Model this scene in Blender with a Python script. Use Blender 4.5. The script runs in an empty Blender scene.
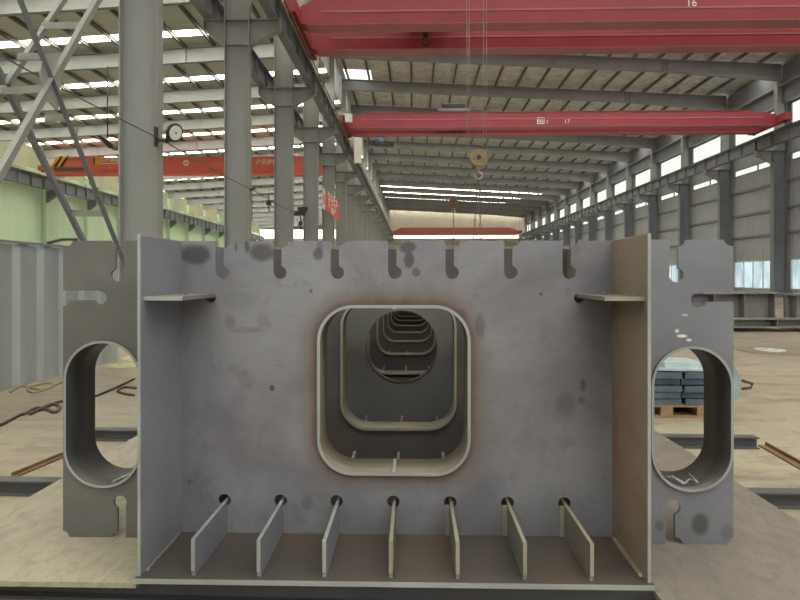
import bpy, bmesh, math, random
from mathutils import Vector, Matrix
random.seed(7)
scn = bpy.context.scene
COL = scn.collection
PI = math.pi
EYE = 1.15            # camera height above the ground
F = 570.0             # focal length in pixels (800 px frame)
YAW = math.atan(14/570.0)
HZ = 278.0            # image row of the horizon

# ------------------------------------------------------------------ measuring helpers
def _ray(px, py):
    u = (px-400)/F; v = (HZ-py)/F
    c, s = math.cos(YAW), math.sin(YAW)
    return Vector((c*u - s, s*u + c, v))
def at_y(px, py, Y):
    d = _ray(px, py); k = Y/d.y
    return Vector((d.x*k, Y, EYE+d.z*k))
def at_x(px, py, X):
    d = _ray(px, py); k = X/d.x
    return Vector((X, d.y*k, EYE+d.z*k))
def at_z(px, py, Z):
    d = _ray(px, py); k = (Z-EYE)/d.z
    return Vector((d.x*k, d.y*k, Z))

ORD = ['first','second','third','fourth','fifth','sixth','seventh','eighth','ninth','tenth','eleventh','twelfth',
       'thirteenth','fourteenth','fifteenth','sixteenth','seventeenth','eighteenth','nineteenth','twentieth','twenty-first','twenty-second']

# ------------------------------------------------------------------ materials
def new_mat(name):
    m = bpy.data.materials.new(name); m.use_nodes = True
    nt = m.node_tree; nt.nodes.clear()
    out = nt.nodes.new('ShaderNodeOutputMaterial')
    b = nt.nodes.new('ShaderNodeBsdfPrincipled')
    nt.links.new(b.outputs[0], out.inputs[0])
    return m, nt, b
def noise(nt, vec, scale, detail=4, rough=.6, dist=0):
    n = nt.nodes.new('ShaderNodeTexNoise')
    n.inputs['Scale'].default_value = scale; n.inputs['Detail'].default_value = detail
    n.inputs['Roughness'].default_value = rough; n.inputs['Distortion'].default_value = dist
    if vec is not None: nt.links.new(vec, n.inputs['Vector'])
    return n.outputs['Fac']
def mapping(nt, vec, scale=(1,1,1), loc=(0,0,0)):
    n = nt.nodes.new('ShaderNodeMapping'); n.inputs['Scale'].default_value = scale; n.inputs['Location'].default_value = loc
    nt.links.new(vec, n.inputs['Vector']); return n.outputs[0]
def ramp(nt, fac, stops):
    n = nt.nodes.new('ShaderNodeValToRGB'); e = n.color_ramp.elements
    while len(e) < len(stops): e.new(.5)
    for i, (p, c) in enumerate(stops):
        e[i].position = p; e[i].color = (*c, 1)
    nt.links.new(fac, n.inputs[0]); return n.outputs[0]
def mathn(nt, op, a, b=None, clamp=False):
    n = nt.nodes.new('ShaderNodeMath'); n.operation = op; n.use_clamp = clamp
    for i, v in enumerate((a, b)):
        if v is None: continue
        if isinstance(v, (int, float)): n.inputs[i].default_value = v
        else: nt.links.new(v, n.inputs[i])
    return n.outputs[0]
def mixc(nt, fac, a, b, mode='MIX'):
    n = nt.nodes.new('ShaderNodeMix'); n.data_type = 'RGBA'; n.blend_type = mode
    for sock, v in ((n.inputs[0], fac), (n.inputs[6], a), (n.inputs[7], b)):
        if isinstance(v, (int, float)): sock.default_value = v
        elif isinstance(v, tuple): sock.default_value = (*v, 1)
        else: nt.links.new(v, sock)
    return n.outputs[2]
def maprange(nt, v, a, b, c=0, d=1, smooth=True):
    n = nt.nodes.new('ShaderNodeMapRange')
    if smooth: n.interpolation_type = 'SMOOTHSTEP'
    nt.links.new(v, n.inputs[0])
    for i, x in enumerate((a, b, c, d)): n.inputs[1+i].default_value = x
    return n.outputs[0]
def bump(nt, b, h, strength=.2, dist=.01):
    n = nt.nodes.new('ShaderNodeBump'); n.inputs['Strength'].default_value = strength; n.inputs['Distance'].default_value = dist
    nt.links.new(h, n.inputs['Height']); nt.links.new(n.outputs[0], b.inputs['Normal'])
def coords(nt, which='Object'):
    return nt.nodes.new('ShaderNodeTexCoord').outputs[which]

def paint(name, c1, c2=None, rough=.55, metal=0.0, scale=3, stretch=(1,1,1), bmp=0):
    m, nt, b = new_mat(name)
    c2 = c2 or tuple(x*.72 for x in c1)
    v = mapping(nt, coords(nt), stretch)
    n = noise(nt, v, scale, 6, .65)
    nt.links.new(ramp(nt, n, [(.3, c2), (.68, c1)]), b.inputs['Base Color'])
    b.inputs['Roughness'].default_value = rough; b.inputs['Metallic'].default_value = metal
    if bmp: bump(nt, b, noise(nt, v, scale*6, 3), bmp, .004)
    return m
def emit(name, col, strength, c2=None, scale=2, stretch=(1,1,1)):
    m = bpy.data.materials.new(name); m.use_nodes = True
    nt = m.node_tree; nt.nodes.clear()
    out = nt.nodes.new('ShaderNodeOutputMaterial'); e = nt.nodes.new('ShaderNodeEmission')
    e.inputs['Color'].default_value = (*col, 1); e.inputs['Strength'].default_value = strength
    if c2:
        n = noise(nt, mapping(nt, coords(nt), stretch), scale, 4)
        nt.links.new(ramp(nt, n, [(.38, c2), (.6, col)]), e.inputs['Color'])
    nt.links.new(e.outputs[0], out.inputs[0]); return m

# hot-rolled steel with mill scale
def steel(name, c1, c2, rust=None, rust_amt=.5, rough=.5, metal=.35, scale=2.2):
    m, nt, b = new_mat(name)
    co = coords(nt)
    n1 = noise(nt, co, scale, 8, .62, .3)
    n2 = noise(nt, mapping(nt, co, (1, 1, 6)), scale*9, 4, .6)
    c = ramp(nt, n1, [(.3, c2), (.7, c1)])
    c = mixc(nt, mathn(nt, 'MULTIPLY', n2, .35), c, tuple(x*.75 for x in c2))
    if rust:
        r = noise(nt, mapping(nt, co, (1,1,1), (3.1,1.7,.4)), scale*.9, 7, .7, .6)
        c = mixc(nt, maprange(nt, r, .62-.35*rust_amt, .8-.35*rust_amt), c, rust)
    nt.links.new(c, b.inputs['Base Color'])
    b.inputs['Metallic'].default_value = metal
    nt.links.new(maprange(nt, n1, 0, 1, rough-.1, rough+.15, False), b.inputs['Roughness'])
    bump(nt, b, noise(nt, co, 60, 4), .12, .002)
    return m

M = {}
M['web_steel'] = steel('mill_scale_blue', (.265,.268,.315), (.19,.192,.23), rough=.5)
M['web_rust'] = steel('rusted_web_steel', (.30,.235,.185), (.21,.16,.125), (.22,.14,.095), .5, rough=.55, metal=.2)
M['plate_steel'] = steel('mill_scale_grey', (.25,.245,.25), (.16,.158,.165), rough=.5)
M['wing_steel_warm'] = steel('mill_scale_warm', (.175,.17,.157), (.12,.117,.11), rough=.5, metal=.3)
M['wing_steel'] = steel('mill_scale_wing', (.20,.205,.225), (.13,.135,.15), rough=.48)
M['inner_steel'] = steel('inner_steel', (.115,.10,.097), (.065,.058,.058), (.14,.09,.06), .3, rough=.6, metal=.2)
M['collar'] = steel('collar_steel', (.23,.225,.22), (.15,.145,.14), rough=.42, metal=.45)
M['collar_warm'] = steel('collar_weathered', (.20,.168,.13), (.13,.108,.085), (.15,.105,.07), .3, rough=.5, metal=.25)
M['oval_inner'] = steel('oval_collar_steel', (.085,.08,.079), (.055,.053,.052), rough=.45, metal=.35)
M['cut_edge'] = steel('cut_edge', (.44,.46,.47), (.28,.295,.30), rough=.42, metal=.4)
M['bottom_plate'] = steel('bottom_plate_steel', (.082,.067,.058), (.05,.042,.038), (.08,.055,.04), .4, rough=.6, metal=.15)  # colour darkened to stand in for shade in the bottom bay
M['stiff'] = steel('stiffener_steel', (.23,.22,.21), (.14,.135,.13), (.20,.14,.085), .35, rough=.5, metal=.3)
M['stiff_edge'] = steel('stiffener_cut_edge', (.38,.34,.27), (.23,.21,.17), rough=.45, metal=.3)
M['bed'] = steel('bed_plate_steel', (.44,.39,.295), (.28,.248,.19), (.38,.315,.225), .35, rough=.65, metal=.05, scale=3.2)
M['bed_r'] = steel('bed_plate_brown', (.27,.232,.20), (.19,.163,.143), (.24,.185,.145), .4, rough=.6, metal=.05, scale=2.6)
def scuffed(name, c1, c2, c3):
    m, nt, b = new_mat(name); co = coords(nt)
    n1 = noise(nt, co, 2.4, 8, .65, .4); n2 = noise(nt, mapping(nt, co, (1,.45,1)), 26, 6, .72, .6); n3 = noise(nt, co, 5, 7, .7, .8)
    c = ramp(nt, n1, [(.3, c2), (.68, c1)])
    c = mixc(nt, mathn(nt, 'MULTIPLY', maprange(nt, n2, .44, .64), .5), c, c3)
    c = mixc(nt, mathn(nt, 'MULTIPLY', maprange(nt, n3, .52, .7), .4), c, c3)
    nt.links.new(c, b.inputs['Base Color']); b.inputs['Roughness'].default_value = .62; bump(nt, b, n2, .35, .004)
    return m
M['bed'] = scuffed('bed_plate_scuffed', (.35,.312,.24), (.26,.23,.175), (.17,.15,.113))
M['bed_r'] = scuffed('bed_plate_scuffed_brown', (.205,.176,.155), (.145,.125,.112), (.10,.086,.077))
M['bar'] = steel('support_beam_steel', (.12,.12,.122), (.075,.075,.078), (.11,.08,.06), .2, rough=.55, metal=.2)
M['rust_bar'] = steel('rusty_bar', (.25,.14,.07), (.14,.075,.04), rough=.75, metal=0)
M['dark'] = paint('dark_iron', (.03,.03,.032), rough=.5)
M['hall_steel'] = paint('grey_hall_paint', (.30,.302,.288), (.24,.242,.232), .5, scale=.8, stretch=(1,1,.25))
M['hall_dark'] = paint('dark_grey_hall_paint', (.20,.21,.235), (.15,.158,.18), .5, scale=.8)
M['rafter'] = paint('rafter_paint', (.265,.266,.264), (.20,.202,.20), .5, scale=.5)
M['purlin'] = paint('purlin_galvanised', (.115,.115,.105), (.08,.08,.075), .6, scale=.6)
M['rail'] = paint('crane_rail_steel', (.22,.20,.18), (.14,.12,.1), .35, .6)
M['yellow_bar'] = paint('conductor_bar', (.26,.19,.10), (.19,.135,.07), .5)
M['red'] = paint('red_crane_paint', (.37,.046,.060), (.29,.033,.045), .45, scale=.6)
M['red_edge_lit'] = paint('red_crane_flange_lit', (.45,.155,.185), (.37,.12,.145), .5, scale=.6)  # paler pinkish red imitates light on the girder undersides
M['orange_red'] = paint('orange_red_crane_paint', (.86,.19,.13), (.78,.16,.11), .5, scale=.4)
M['brown_red'] = paint('faded_red_crane_paint', (.30,.075,.05), (.24,.055,.04), .5, scale=.4)
M['white'] = paint('white_paint', (.8,.8,.78), (.66,.66,.64), .5)
M['yellow'] = paint('yellow_paint', (.85,.42,.02), (.75,.36,.02), .5)
M['black'] = paint('black_paint', (.015,.015,.015), (.01,.01,.01), .5)
M['hook'] = paint('hook_block_paint', (.36,.25,.12), (.18,.12,.06), .5, scale=9)
M['hook_dark'] = paint('hook_block_brown', (.17,.085,.04), (.09,.05,.03), .5, scale=9)
M['rope'] = paint('wire_rope', (.45,.43,.40), (.3,.29,.27), .5)
M['chain'] = paint('sling_chain', (.2,.15,.12), (.13,.10,.08), .6, scale=20)
M['wood'] = paint('pallet_wood', (.33,.20,.10), (.20,.12,.06), .7, scale=6, stretch=(1,6,6))
M['blue_steel'] = paint('blue_grey_parts', (.115,.15,.20), (.07,.095,.13), .4, .3, scale=5)
M['pale_top'] = paint('pale_part_top', (.50,.60,.62), (.30,.38,.42), .35, .2, scale=5)
M['bluewhite'] = paint('pale_blue_sheet', (.33,.40,.46), (.20,.26,.32), .4, .2, scale=6)
M['banner'] = paint('red_banner_cloth', (.66,.11,.075), (.55,.085,.06), .7)
M['cream'] = paint('cream_lettering', (.85,.78,.66), (.8,.72,.6), .6)
M['rubber'] = paint('cable_rubber', (.045,.04,.035), (.03,.026,.024), .6)
M['cable_grey'] = paint('weathered_cable', (.14,.135,.125), (.1,.097,.09), .6)
M['rope_rust'] = paint('old_rope', (.10,.06,.045), (.06,.04,.03), .8, scale=14)
M['rope_tan'] = paint('tan_rope', (.33,.27,.15), (.22,.17,.09), .8, scale=14)
M['heap'] = paint('sand_heap', (.50,.45,.28), (.30,.30,.16), .9, scale=9)
M['disc'] = paint('bright_steel_disc', (.75,.75,.72), (.5,.5,.48), .3, .3, scale=8)
M['stain'] = paint('oily_mat', (.24,.20,.15), (.17,.145,.11), .6, scale=6)
M['girder_pile'] = steel('stacked_girder_steel', (.27,.265,.26), (.18,.175,.17), (.24,.19,.14), .3, rough=.5, metal=.2)
M['sky_sheet'] = emit('translucent_roof_sheet', (1,1,.86), 9.0, (.93,.93,.74), 1.5)
M['sky_sheet_r'] = emit('weathered_translucent_sheet', (1,.98,.88), 4.2, (.9,.88,.74), 1.5)
M['sky_dim'] = emit('dim_emissive_roof_strip', (.82,.80,.70), .36, (.5,.48,.4), 1.2)  # weakly emissive pale strip between the bright roof strips
M['ridge_sheet'] = emit('ridge_translucent_sheet', (.93,1,1), .9)
M['win_glow'] = emit('clerestory_daylight', (.96,1,.88), .62, (.76,.82,.72), 2.2, (1,1,.12))
M['win_low'] = emit('window_daylight', (.74,.92,.96), .55, (.45,.60,.62), 1.1, (1,1,.4))
M['wall_glow'] = emit('tan_translucent_band', (.62,.54,.29), .40, (.40,.46,.27), .35, (1,1,.4))
M['end_glow'] = emit('end_window_daylight', (1,1,.82), 2.5)

def corrugated(name, c1, c2, axis, period, depth=.03, rough=.55, scale=.25, dirt=None):
    m, nt, b = new_mat(name)
    co = coords(nt)
    n = noise(nt, co, scale, 7, .65)
    c = ramp(nt, n, [(.3, c2), (.7, c1)])
    if dirt:
        d = noise(nt, mapping(nt, co, (1,1,1)), 1.9, 9, .75, .5)
        c = mixc(nt, maprange(nt, d, .46, .62), c, dirt)
    nt.links.new(c, b.inputs['Base Color']); b.inputs['Roughness'].default_value = rough
    sx = nt.nodes.new('ShaderNodeSeparateXYZ'); nt.links.new(co, sx.inputs[0])
    t = mathn(nt, 'MULTIPLY', sx.outputs[axis], 2*PI/period)
    w = maprange(nt, mathn(nt, 'SINE', t), -.5, .5)
    bump(nt, b, w, .6, depth)
    return m
M['roof_l'] = corrugated('roof_sheet_left', (.54,.55,.50), (.43,.44,.41), 1, .3, .02)
M['roof_r'] = corrugated('roof_sheet_right', (.70,.70,.68), (.56,.56,.54), 1, .3, .02, dirt=(.44,.43,.40))
M['wall_r'] = corrugated('grey_wall_sheet', (.36,.37,.39), (.29,.30,.315), 1, .35, .03)
M['wall_g'] = corrugated('green_wall_sheet', (.57,.71,.50), (.50,.64,.44), 1, .8, .04)
M['wall_e'] = corrugated('beige_end_wall_sheet', (.50,.435,.36), (.42,.37,.31), 0, .6, .04)
M['fence'] = paint('galvanised_barrier', (.37,.40,.405), (.28,.305,.31), .45, .25, scale=1.2, stretch=(1,3,.2))

def floor_mat():
    m, nt, b = new_mat('dusty_concrete')
    co = coords(nt)
    big = noise(nt, co, .35, 6, .6, .4)
    fine = noise(nt, mapping(nt, co, (1,2.2,1)), 3.0, 8, .7, .3)
    c = ramp(nt, big, [(.3, (.20,.17,.128)), (.5, (.285,.247,.185)), (.72, (.37,.325,.245))])
    c = mixc(nt, mathn(nt, 'MULTIPLY', maprange(nt, fine, .47, .66), .62), c, (.155,.128,.097))
    patch = noise(nt, mapping(nt, co, (.6,1.6,1), (2.2,.7,0)), 1.1, 7, .7, .8)
    c = mixc(nt, mathn(nt, 'MULTIPLY', maprange(nt, patch, .52, .66), .5), c, (.13,.11,.088))
    grit = noise(nt, co, 30, 5, .75)
    c = mixc(nt, mathn(nt, 'MULTIPLY', maprange(nt, grit, .5, .7), .3), c, (.40,.355,.27))
    nt.links.new(c, b.inputs['Base Color']); b.inputs['Roughness'].default_value = .7
    bump(nt, b, fine, .25, .01)
    return m
M['floor'] = floor_mat()

# ------------------------------------------------------------------ mesh helpers
def tag(o, label=None, cat=None, group=None, kind=None):
    if label: o['label'] = label
    if cat: o['category'] = cat
    if group: o['group'] = group
    if kind: o['kind'] = kind
    return o
def empty(name, loc=(0,0,0), label=None, cat=None, group=None, rz=0):
    o = bpy.data.objects.new(name, None); o.empty_display_size = .2
    COL.objects.link(o); o.location = loc; o.rotation_euler = (0,0,rz)
    return tag(o, label, cat, group)
def link_mesh(name, me, mat, parent=None):
    o = bpy.data.objects.new(name, me); COL.objects.link(o)
    mats = mat if isinstance(mat, (list, tuple)) else [mat]
    if len(me.materials): me.materials.clear()
    for mm in mats: me.materials.append(mm)
    if parent is not None:
        o.parent = parent
        o.matrix_parent_inverse = Matrix.Identity(4)
    return o
class MB:
    """collects shapes in WORLD coordinates; build() shifts them to the parent's origin"""
    def __init__(s): s.v = []; s.f = []; s.mi = []; s.sm = []
    def add(s, vs, fs, mi=0, smooth=False):
        k = len(s.v); s.v += [Vector(p) for p in vs]
        for f in fs: s.f.append([i+k for i in f]); s.mi.append(mi); s.sm.append(smooth)
        return s
    def box(s, x0, x1, y0, y1, z0, z1, mi=0):
        vs = [(x,y,z) for x in (x0,x1) for y in (y0,y1) for z in (z0,z1)]
        return s.add(vs, [(0,1,3,2),(4,6,7,5),(0,4,5,1),(2,3,7,6),(0,2,6,4),(1,5,7,3)], mi)
    def beam(s, a, b, w, h, up=(0,0,1), mi=0):
        a, b = Vector(a), Vector(b); d = (b-a).normalized(); u = Vector(up)
        r = d.cross(u).normalized(); u = r.cross(d).normalized()
        vs = []
        for p in (a, b):
            for sx, sz in ((-1,-1),(1,-1),(1,1),(-1,1)): vs.append(p + r*(w/2*sx) + u*(h/2*sz))
        return s.add(vs, [(3,2,1,0),(4,5,6,7),(0,1,5,4),(1,2,6,5),(2,3,7,6),(3,0,4,7)], mi)
    def tube(s, pts, r, n=8, mi=0, closed=False):
        pts = [Vector(p) for p in pts]; N = len(pts); vs = []; fs = []
        prev = None
        for i, p in enumerate(pts):
            if closed: d = (pts[(i+1)%N]-pts[i-1])
            else: d = pts[min(i+1,N-1)]-pts[max(i-1,0)]
            d.normalize()
            if prev is None:
                u = Vector((0,0,1)) if abs(d.z) < .9 else Vector((1,0,0))
            else: u = prev
            a = d.cross(u).normalized(); u = a.cross(d).normalized(); prev = u
            for k in range(n):
                t = 2*PI*k/n; vs.append(p + a*(r*math.cos(t)) + u*(r*math.sin(t)))
        rng = N if closed else N-1
        for i in range(rng):
            j = (i+1) % N
            for k in range(n): fs.append((i*n+k, i*n+(k+1)%n, j*n+(k+1)%n, j*n+k))
        if not closed: fs += [tuple(range(n))[::-1], tuple((N-1)*n+k for k in range(n))]
        return s.add(vs, fs, mi, True)
    def cyl(s, c, axis, r, length, n=24, r2=None, mi=0):
        c = Vector(c); a = Vector(axis).normalized()
        u = a.orthogonal().normalized(); w = a.cross(u); r2 = r if r2 is None else r2
        vs = []
        for q, rr in ((-.5, r), (.5, r2)):
            for k in range(n):
                t = 2*PI*k/n; vs.append(c + a*(q*length) + u*(rr*math.cos(t)) + w*(rr*math.sin(t)))
        fs = [(k, (k+1)%n, n+(k+1)%n, n+k) for k in range(n)]
        s.add(vs, fs, mi, True)
        kb = len(s.v)-2*n
        s.f.append([kb+k for k in range(n)][::-1]); s.mi.append(mi); s.sm.append(False)
        s.f.append([kb+n+k for k in range(n)]); s.mi.append(mi); s.sm.append(False)
        return s
    def prism(s, loop, axis, a0, a1, mi=0):
        """loop of 2-D points in the plane across `axis`, pushed from a0 to a1"""
        def P(p, a):
            if axis == 'y': return (p[0], a, p[1])
            if axis == 'x': return (a, p[0], p[1])
            return (p[0], p[1], a)
        n = len(loop); vs = [P(p, a0) for p in loop] + [P(p, a1) for p in loop]
        fs = [tuple(range(n))[::-1], tuple(range(n, 2*n))] + [(k,(k+1)%n,n+(k+1)%n,n+k) for k in range(n)]
        return s.add(vs, fs, mi)
    def ring(s, outer, inner, y0, y1, mi=0):
        n = len(outer)
        vs = [(p[0],y0,p[1]) for p in outer]+[(p[0],y0,p[1]) for p in inner]+[(p[0],y1,p[1]) for p in outer]+[(p[0],y1,p[1]) for p in inner]
        fs = []; fe = []
        for k in range(n):
            j = (k+1) % n
            fe += [(k,j,n+j,n+k), (2*n+k,3*n+k,3*n+j,2*n+j)]
            fs += [(k,2*n+k,2*n+j,j), (n+k,n+j,3*n+j,3*n+k)]
        s.add(vs, fs, mi, True)
        k0 = len(s.v)-4*n
        for f in fe: s.f.append([i+k0 for i in f]); s.mi.append(mi+1); s.sm.append(False)
        return s
    def build(s, name, mat, parent=None, label=None, cat=None, group=None, kind=None):
        off = Vector((0,0,0)); q = parent
        while q is not None: off += Vector(q.location); q = q.parent
        own = Vector((0,0,0))
        if parent is None and s.v:      # origin at the base centre of the thing
            xs = [v.x for v in s.v]; ys = [v.y for v in s.v]; zs = [v.z for v in s.v]
            own = Vector(((min(xs)+max(xs))/2, (min(ys)+max(ys))/2, min(zs)))
        me = bpy.data.meshes.new(name)
        me.from_pydata([v-off-own for v in s.v], [], s.f)
        bm = bmesh.new(); bm.from_mesh(me); bmesh.ops.recalc_face_normals(bm, faces=bm.faces); bm.to_mesh(me); bm.free()
        for p, mi, sm in zip(me.polygons, s.mi, s.sm): p.material_index = mi; p.use_smooth = sm
        o = link_mesh(name, me, mat, parent)
        if parent is None: o.location = own
        return tag(o, label, cat, group, kind)

def rrect(x0, x1, z0, z1, r, n=10):
    pts = []
    for cx, cz, a0 in ((x1-r,z1-r,0),(x0+r,z1-r,90),(x0+r,z0+r,180),(x1-r,z0+r,270)):
        for k in range(n+1):
            a = math.radians(a0+90*k/n); pts.append((cx+r*math.cos(a), cz+r*math.sin(a)))
    return pts
def circ(cx, cz, r, n=32):
    return [(cx+r*math.cos(2*PI*k/n), cz+r*math.sin(2*PI*k/n)) for k in range(n)]
def bevel(o, w=.002, seg=1):
    md = o.modifiers.new('bevel', 'BEVEL'); md.width = w; md.segments = seg; md.limit_method = 'ANGLE'; md.angle_limit = math.radians(50)
    return o
def cut_plate(outline, y0, y1, cutters):
    """a plate facing the camera with holes: cutters = list of 2-D loops"""
    m = MB(); m.prism(outline, 'y', y0, y1); a = m.build('tmp_plate', M['dark'])
    a.data.transform(Matrix.Translation(a.location)); a.location = (0,0,0)
    for lp in cutters:
        c = MB(); c.prism(lp, 'y', y0-.05, y1+.05); b = c.build('tmp_cut', M['dark'])
        b.data.transform(Matrix.Translation(b.location)); b.location = (0,0,0)
        md = a.modifiers.new('b', 'BOOLEAN'); md.operation = 'DIFFERENCE'; md.object = b; md.solver = 'EXACT'
    bpy.context.view_layer.update()
    me = bpy.data.meshes.new_from_object(a.evaluated_get(bpy.context.evaluated_depsgraph_get()))
    for o in [o for o in COL.objects if o.name.startswith('tmp_')]: bpy.data.objects.remove(o)
    return me
def place_plate(name, me, mat, parent, label=None):
    off = Vector((0,0,0)); q = parent
    while q is not None: off += Vector(q.location); q = q.parent
    me.transform(Matrix.Translation(-off)); me.name = name
    for p in me.polygons: p.material_index = 0; p.use_smooth = False
    o = link_mesh(name, me, mat, parent)
    if label: o['label'] = label
    return o
def text_obj(name, body, size, pos, rot, mat, parent, extrude=.004, bold=0.0):
    c = bpy.data.curves.new('txt', 'FONT'); c.body = body; c.size = size; c.extrude = extrude; c.offset = bold
    c.align_x = 'CENTER'; c.align_y = 'CENTER'
    o = bpy.data.objects.new('tmp_txt', c); COL.objects.link(o)
    bpy.context.view_layer.update()
    me = bpy.data.meshes.new_from_object(o.evaluated_get(bpy.context.evaluated_depsgraph_get()))
    bpy.data.objects.remove(o); bpy.data.curves.remove(c)
    off = Vector((0,0,0)); q = parent
    while q is not None: off += Vector(q.location); q = q.parent
    me.transform(Matrix.Translation(Vector(pos)-off) @ rot.to_4x4()); me.name = name
    return link_mesh(name, me, mat, parent)
ROT_FRONT = Matrix.Rotation(PI/2, 3, 'X')                       # readable from -Y

# ================================================================== THE BOX GIRDER SEGMENT
YF = 2.28           # front diaphragm plane
YW = 1.935          # front edge of the webs / bottom plate
YEND = 12.6
ZB = EYE-1.026      # top of the bottom plate
ZBED = EYE-1.052    # top of the bed plates
def X(px, Y=YF): return at_y(px, 300, Y).x
def Z(py, px=400, Y=YF): return at_y(px, py, Y).z
web_out = (at_y(137,300,YW).x, at_y(651.5,300,YW).x)
WT = .0125
web_in = (web_out[0]+WT, web_out[1]-WT)
ZT = Z(240.8)
GX = (web_out[0]+web_out[1])/2
girder = empty('box_girder', (GX, YF, ZB-.018), 'big welded grey steel box girder segment seen end-on, with round-cornered manhole, on the bed plates', 'steel girder')

# material of the front diaphragm: mill scale, smoke blotches and heat tint round the manhole
hx0, hx1, hz0, hz1 = X(317.5), X(470.5), Z(475), Z(305)
HR = .145
def stained(name, c1, c2, blots):
    m, nt, b = new_mat(name)
    co = coords(nt); n1 = noise(nt, co, 2.2, 8, .62, .3); n3 = noise(nt, co, 9, 5, .7)
    n2 = noise(nt, mapping(nt, co, (5,1,1)), 14, 4, .6)
    c = ramp(nt, n1, [(.3, c2), (.7, c1)])
    c = mixc(nt, mathn(nt, 'MULTIPLY', n2, .35), c, tuple(x*.75 for x in c2))
    sp = nt.nodes.new('ShaderNodeSeparateXYZ'); nt.links.new(co, sp.inputs[0])
    for px, py, rx, rz, st, col in blots:
        p = at_y(px, py, YF); k = 1/250.
        vx = mathn(nt, 'MULTIPLY', mathn(nt, 'SUBTRACT', sp.outputs[0], p.x-GX), 1/(rx*k)); vz = mathn(nt, 'MULTIPLY', mathn(nt, 'SUBTRACT', sp.outputs[2], p.z-(ZB-.018)), 1/(rz*k))
        q = mathn(nt, 'ADD', mathn(nt, 'ADD', mathn(nt, 'MULTIPLY', vx, vx), mathn(nt, 'MULTIPLY', vz, vz)), mathn(nt, 'MULTIPLY', mathn(nt, 'SUBTRACT', n3, .5), 2.0))
        c = mixc(nt, mathn(nt, 'MULTIPLY', maprange(nt, q, .3, 1.7, 1, 0), st), c, col)
    nt.links.new(c, b.inputs['Base Color']); b.inputs['Metallic'].default_value = .35; b.inputs['Roughness'].default_value = .48
    bump(nt, b, noise(nt, co, 60, 4), .12, .002)
    return m
M['wing_steel'] = stained('mill_scale_wing', (.24,.245,.28), (.16,.165,.19), [(700.5,524,8,10,.8,(.07,.068,.07)),(659,526,4,5,.6,(.08,.08,.085)),(727,532,6,8,.5,(.1,.11,.1)),
    (682,336,5,1.6,.9,(.75,.75,.75)),(677,331,2,2,.8,(.7,.7,.7)),(689,340,2.5,1.4,.8,(.75,.75,.75)),(685,315,3,1,.7,(.6,.6,.62))])
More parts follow.
